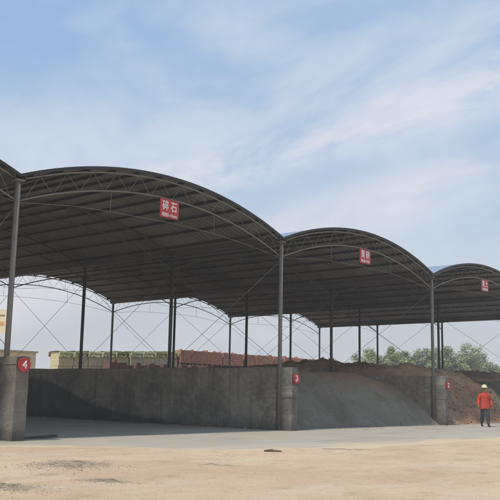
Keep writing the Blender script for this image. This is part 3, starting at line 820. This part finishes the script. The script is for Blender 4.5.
while x < 42.5 and i < 20:
    t = empty('brick_stack', (x+.6, 28 + rnd.uniform(-.15, .15), 0), f'red brick stack on pallets, {ORD[i]} from the left in the long row behind the shed', 'brick stack', 'red brick stacks behind the shed', rnd.uniform(-.04, .04))
    z = 0
    for q in range(4):
        obj('pallet', PAL, t, (0, 0, z)); z += .112
        obj('brick_pack', RP[rnd.randrange(3)], t, (rnd.uniform(-.03, .03), rnd.uniform(-.04, .04), z)); z += .962
    if rnd.random() > .3:
        for q in range(rnd.randint(1, 4)):
            bm = bmesh.new(); box(bm, (-.1, -.06, 0), (.1, .06, .06 + .06*(q % 2)), .004)
            obj('brick', mesh_of(bm, 'brick', BRICK), t, (rnd.uniform(-.4, .4), rnd.uniform(-.35, .2), z+.002), (0, 0, rnd.uniform(0, 3)))
    x += 1.2 + rnd.uniform(0.02, .10); i += 1
def cover_mesh(sd_):
    bm = bmesh.new()
    n = 10; rows = [(-.60, -.30), (-.60, -.15), (-.595, 0), (-.55, .045), (0, .06), (.55, .045), (.6, -.3)]
    rings = [[bm.verts.new((-.62 + 1.24*a/n, y + .015*mnoise.noise(Vector((a*.9, y*3, z))), z + (.05*mnoise.noise(Vector((a*.7, 1+sd_*5, y))) if z > -.1 else .16*mnoise.noise(Vector((a*.6, 9+sd_*7, z*.5)))))) for a in range(n+1)] for y, z in rows]
    for A, B in zip(rings, rings[1:]):
        for a in range(n): bm.faces.new((A[a], A[a+1], B[a+1], B[a]))
    g = bmesh.ops.solidify(bm, geom=bm.faces[:], thickness=.012)
    return mesh_of(bm, 'green_cover', NET, True)
COV = [cover_mesh(q) for q in range(4)]
x = 11.2; i = 0
while x < 21.4:
    t = empty('block_stack', (x+.6, 28 + rnd.uniform(-.1, .1), 0), f'pale yellow block stack under a green cover, {ORD[i]} from the left behind the shed', 'block stack', 'covered yellow block stacks behind the shed', rnd.uniform(-.03, .03))
    z = 0; hh = 4 if x > 0 else 3; s_ = 3.62 + .045*(x-11)
    for q in range(4):
        obj('block_pack', YP[rnd.randrange(2)], t, (rnd.uniform(-.03, .03), rnd.uniform(-.03, .03), z)); z += .925
    t.scale = (1, 1, s_/3.7*1.0)
    obj('green_cover', COV[rnd.randrange(4)], t, (0, 0, z))
    x += 1.2 + rnd.uniform(.0, .06); i += 1
i = 0; x = 13.6
while x < 21.5:
    if rnd.random() > .08:
        t = empty('dark_brick_stack', (x+.5, 25.6 + rnd.uniform(-.2, .2), 0), f'low dark brick stack, {ORD[i]} from the left in front of the yellow block stacks', 'brick stack', 'low dark brick stacks behind the shed', rnd.uniform(-.1, .1))
        z = 0
        for q in range(3): obj('brick_pack', DP[rnd.randrange(2)], t, (rnd.uniform(-.05, .05), 0, z)); z += .955
        t.scale = (1, 1, rnd.uniform(.95, 1.07))
        bm = bmesh.new(); bw = rnd.uniform(.1, .34); box(bm, (-bw, -.2, 0), (bw*.8, .2, rnd.choice((.1, .16, .24))), .01); obj('brick', mesh_of(bm, 'brick', BRICKD), t, (rnd.uniform(-.2, .2), 0, z+.002)); i += 1
    x += 1.12
# cream building at the left
t = empty('cream_building', (6.6, 44, 0), 'low cream building with flat roof behind wall 4', 'building')
bm = bmesh.new(); box(bm, (-34, -4, 0), (11.6, 4, 4.05)); obj('wall', mesh_of(bm, 'wall', CREAM), t)
bm = bmesh.new(); box(bm, (-34.1, -4.12, 4.052), (11.72, 4.12, 4.2), .01); obj('parapet', mesh_of(bm, 'parapet', plain('parapet', (.42, .36, .24), .8)), t)
for q in range(14):
    wx = -32 + q*3.1
    bm = bmesh.new(); box(bm, (wx, -4.03, 1.2), (wx+1.4, -3.985, 2.7)); f_ = obj('window', mesh_of(bm, 'window', GREY), t)
    bm = bmesh.new(); box(bm, (wx+.08, -4.045, 1.28), (wx+1.32, -4.032, 2.62)); obj('pane', mesh_of(bm, 'pane', GLASS), f_)
# pale wall far behind
t = empty('perimeter_wall', (40, 75, 0), 'long pale perimeter wall far behind the stacks', 'wall')
bm = bmesh.new(); box(bm, (-75, 0, 0), (40, .3, 3.3)); obj('wall_panel', mesh_of(bm, 'wall_panel', PALE), t)
bm = bmesh.new(); box(bm, (-75, -.06, 3.302), (40, .36, 3.45)); obj('coping', mesh_of(bm, 'coping', PALE), t)
for q in range(24):
    bm = bmesh.new(); box(bm, (-74.6+q*4.9, -.1, 0), (-74.2+q*4.9, -.002, 3.29)); obj('pilaster', mesh_of(bm, 'pilaster', PALE), t)
# billboard behind the left column
d_ = 85; q = CAM + ray(-14, 332)*d_; zt = (CAM + ray(2, 309)*d_).z; zb = (CAM + ray(2, 333)*d_).z
t = empty('billboard', (q.x, q.y, 0), 'bright cream billboard with brown and orange bands, half hidden at the left edge', 'billboard', None, RV)
hw = 20.5/836.585*d_
bm = bmesh.new(); box(bm, (-hw, -.1, zb), (hw, .1, zt), .01); obj('panel', mesh_of(bm, 'panel', CREAML), t)
for z0, z1, m_ in ((.70, .77, plain('brown_print', (.36, .22, .10), .6)), (.30, .48, ORANGE)):
    bm = bmesh.new(); box(bm, (-hw+.1, -.112, zb + (zt-zb)*z0), (hw-.25, -.102, zb + (zt-zb)*z1)); obj('printed_band', mesh_of(bm, 'printed_band', m_), t)
for sx in (-.7, .3):
    bm = bmesh.new(); tube(bm, [(sx*hw, .2, 0), (sx*hw, .2, zt)], .14, 8); obj('post', mesh_of(bm, 'post', GREY, True), t)

# trees
def leaf_mat(name, a, b):
    m, _, bs = mat(name, .6); g = G(m); P = g.obj()
    g.col(g.mix(g.ramp(g.noise(P, .55, 4, .6), .3, .7), a, b)); return m
LEAF = [leaf_mat('leaf_bright', (.20, .25, .105), (.30, .345, .17)), leaf_mat('leaf_grey_green', (.19, .225, .125), (.27, .30, .19))]
BARK = plain('pale_bark', (.24, .21, .17), .9, .4, 3)
def tree(x, y, h, wd, kind, label, seed):
    r_ = random.Random(seed)
    t = empty('tree', (x, y, 0), label, 'tree', 'trees beyond the soil heaps')
    bm = bmesh.new()
    top = Vector((r_.uniform(-.3, .3), r_.uniform(-.3, .3), h*.8))
    tube(bm, [(0, 0, -.1), (.05, 0, h*.25), tuple(top*.6), tuple(top)], [.17, .13, .08, .03], 8)
    tips = []
    for q in range(11):
        a = q*2.4 + r_.uniform(-.4, .4); z0 = h*r_.uniform(.28, .68); ln = wd*r_.uniform(.30, .52)*(1.15 - z0/h*.5)
        b = Vector((0, 0, z0)); e = b + Vector((math.cos(a)*ln, math.sin(a)*ln, h*r_.uniform(.10, .24)))
        tube(bm, [b, b.lerp(e, .5) + Vector((0, 0, .12)), e], [.06, .04, .015], 6); tips.append(e); tips.append(b.lerp(e, .6))
    tips += [top, top*.88, Vector((0, 0, h*.93))]
    obj('trunk', mesh_of(bm, 'trunk', BARK, True), t)
    vs, fs = [], []
    for tip in tips:
        for _c in range(3):
            c = tip + Vector((r_.gauss(0, .6), r_.gauss(0, .6), r_.gauss(0, .5) - .25)); rad = r_.uniform(.5, 1.05)
            for _l in range(190):
                d = Vector((r_.gauss(0, 1), r_.gauss(0, 1), r_.gauss(0, .8))); d.normalize(); p = c + d*rad*r_.uniform(.35, 1.1)
                if p.z < h*.16: continue
                a = Vector((r_.gauss(0, 1), r_.gauss(0, 1), r_.gauss(0, .6))).normalized(); b = a.cross(d).normalized() if a.cross(d).length > .01 else Vector((1, 0, 0)); s = r_.uniform(.09, .20)
                o = len(vs); vs += [tuple(p - a*s), tuple(p + b*s*.55), tuple(p + a*s), tuple(p - b*s*.55)]; fs.append((o, o+1, o+2, o+3))
    obj('crown', pyd('crown', vs, fs, LEAF[kind]), t)
def at(px, dep):
    q = CAM + ray(px, 380)*dep; return q.x, q.y
TREES = [(366, 122, 7.0, 5.0, 0, 'leftmost small tree beyond the soil, beside a shaded column'), (386, 118, 7.7, 5.6, 0, 'bright green bushy tree second from the left beyond the soil heap'),
         (405, 124, 7.9, 6.0, 0, 'light green tree third from the left beyond the soil heap'), (424, 119, 7.6, 5.6, 1, 'greyish tree just left of the clustered columns above wall 2'),
         (446, 116, 8.2, 6.0, 0, 'tallest bright green tree right of the clustered columns'), (464, 121, 8.1, 5.8, 0, 'rounded tree behind and above the soil, second from the right'), (480, 126, 7.5, 5.4, 1, 'rightmost grey green tree with a sloping crown')]
for i, (px, dep, h, wd, kd, lb) in enumerate(TREES):
    x, y = at(px, dep); tree(x, y, h, wd, kd, lb, 40+i)

# ------------------------------------------------------------------ hazy air
HZ = mat('hazy_air')[0]; g = G(HZ); out = [n for n in HZ.node_tree.nodes if n.type == 'OUTPUT_MATERIAL'][0]
HZ.node_tree.nodes.remove(g.b)
v = HZ.node_tree.nodes.new('ShaderNodeVolumePrincipled'); v.inputs['Color'].default_value = (.86, .91, .97, 1); v.inputs['Density'].default_value = .0013; v.inputs['Anisotropy'].default_value = .2
HZ.node_tree.links.new(v.outputs[0], out.inputs['Volume'])
bm = bmesh.new(); box(bm, (-950, -950, -1.2), (950, 950, 14)); tag(obj('haze', mesh_of(bm, 'haze', HZ)), kind='stuff')
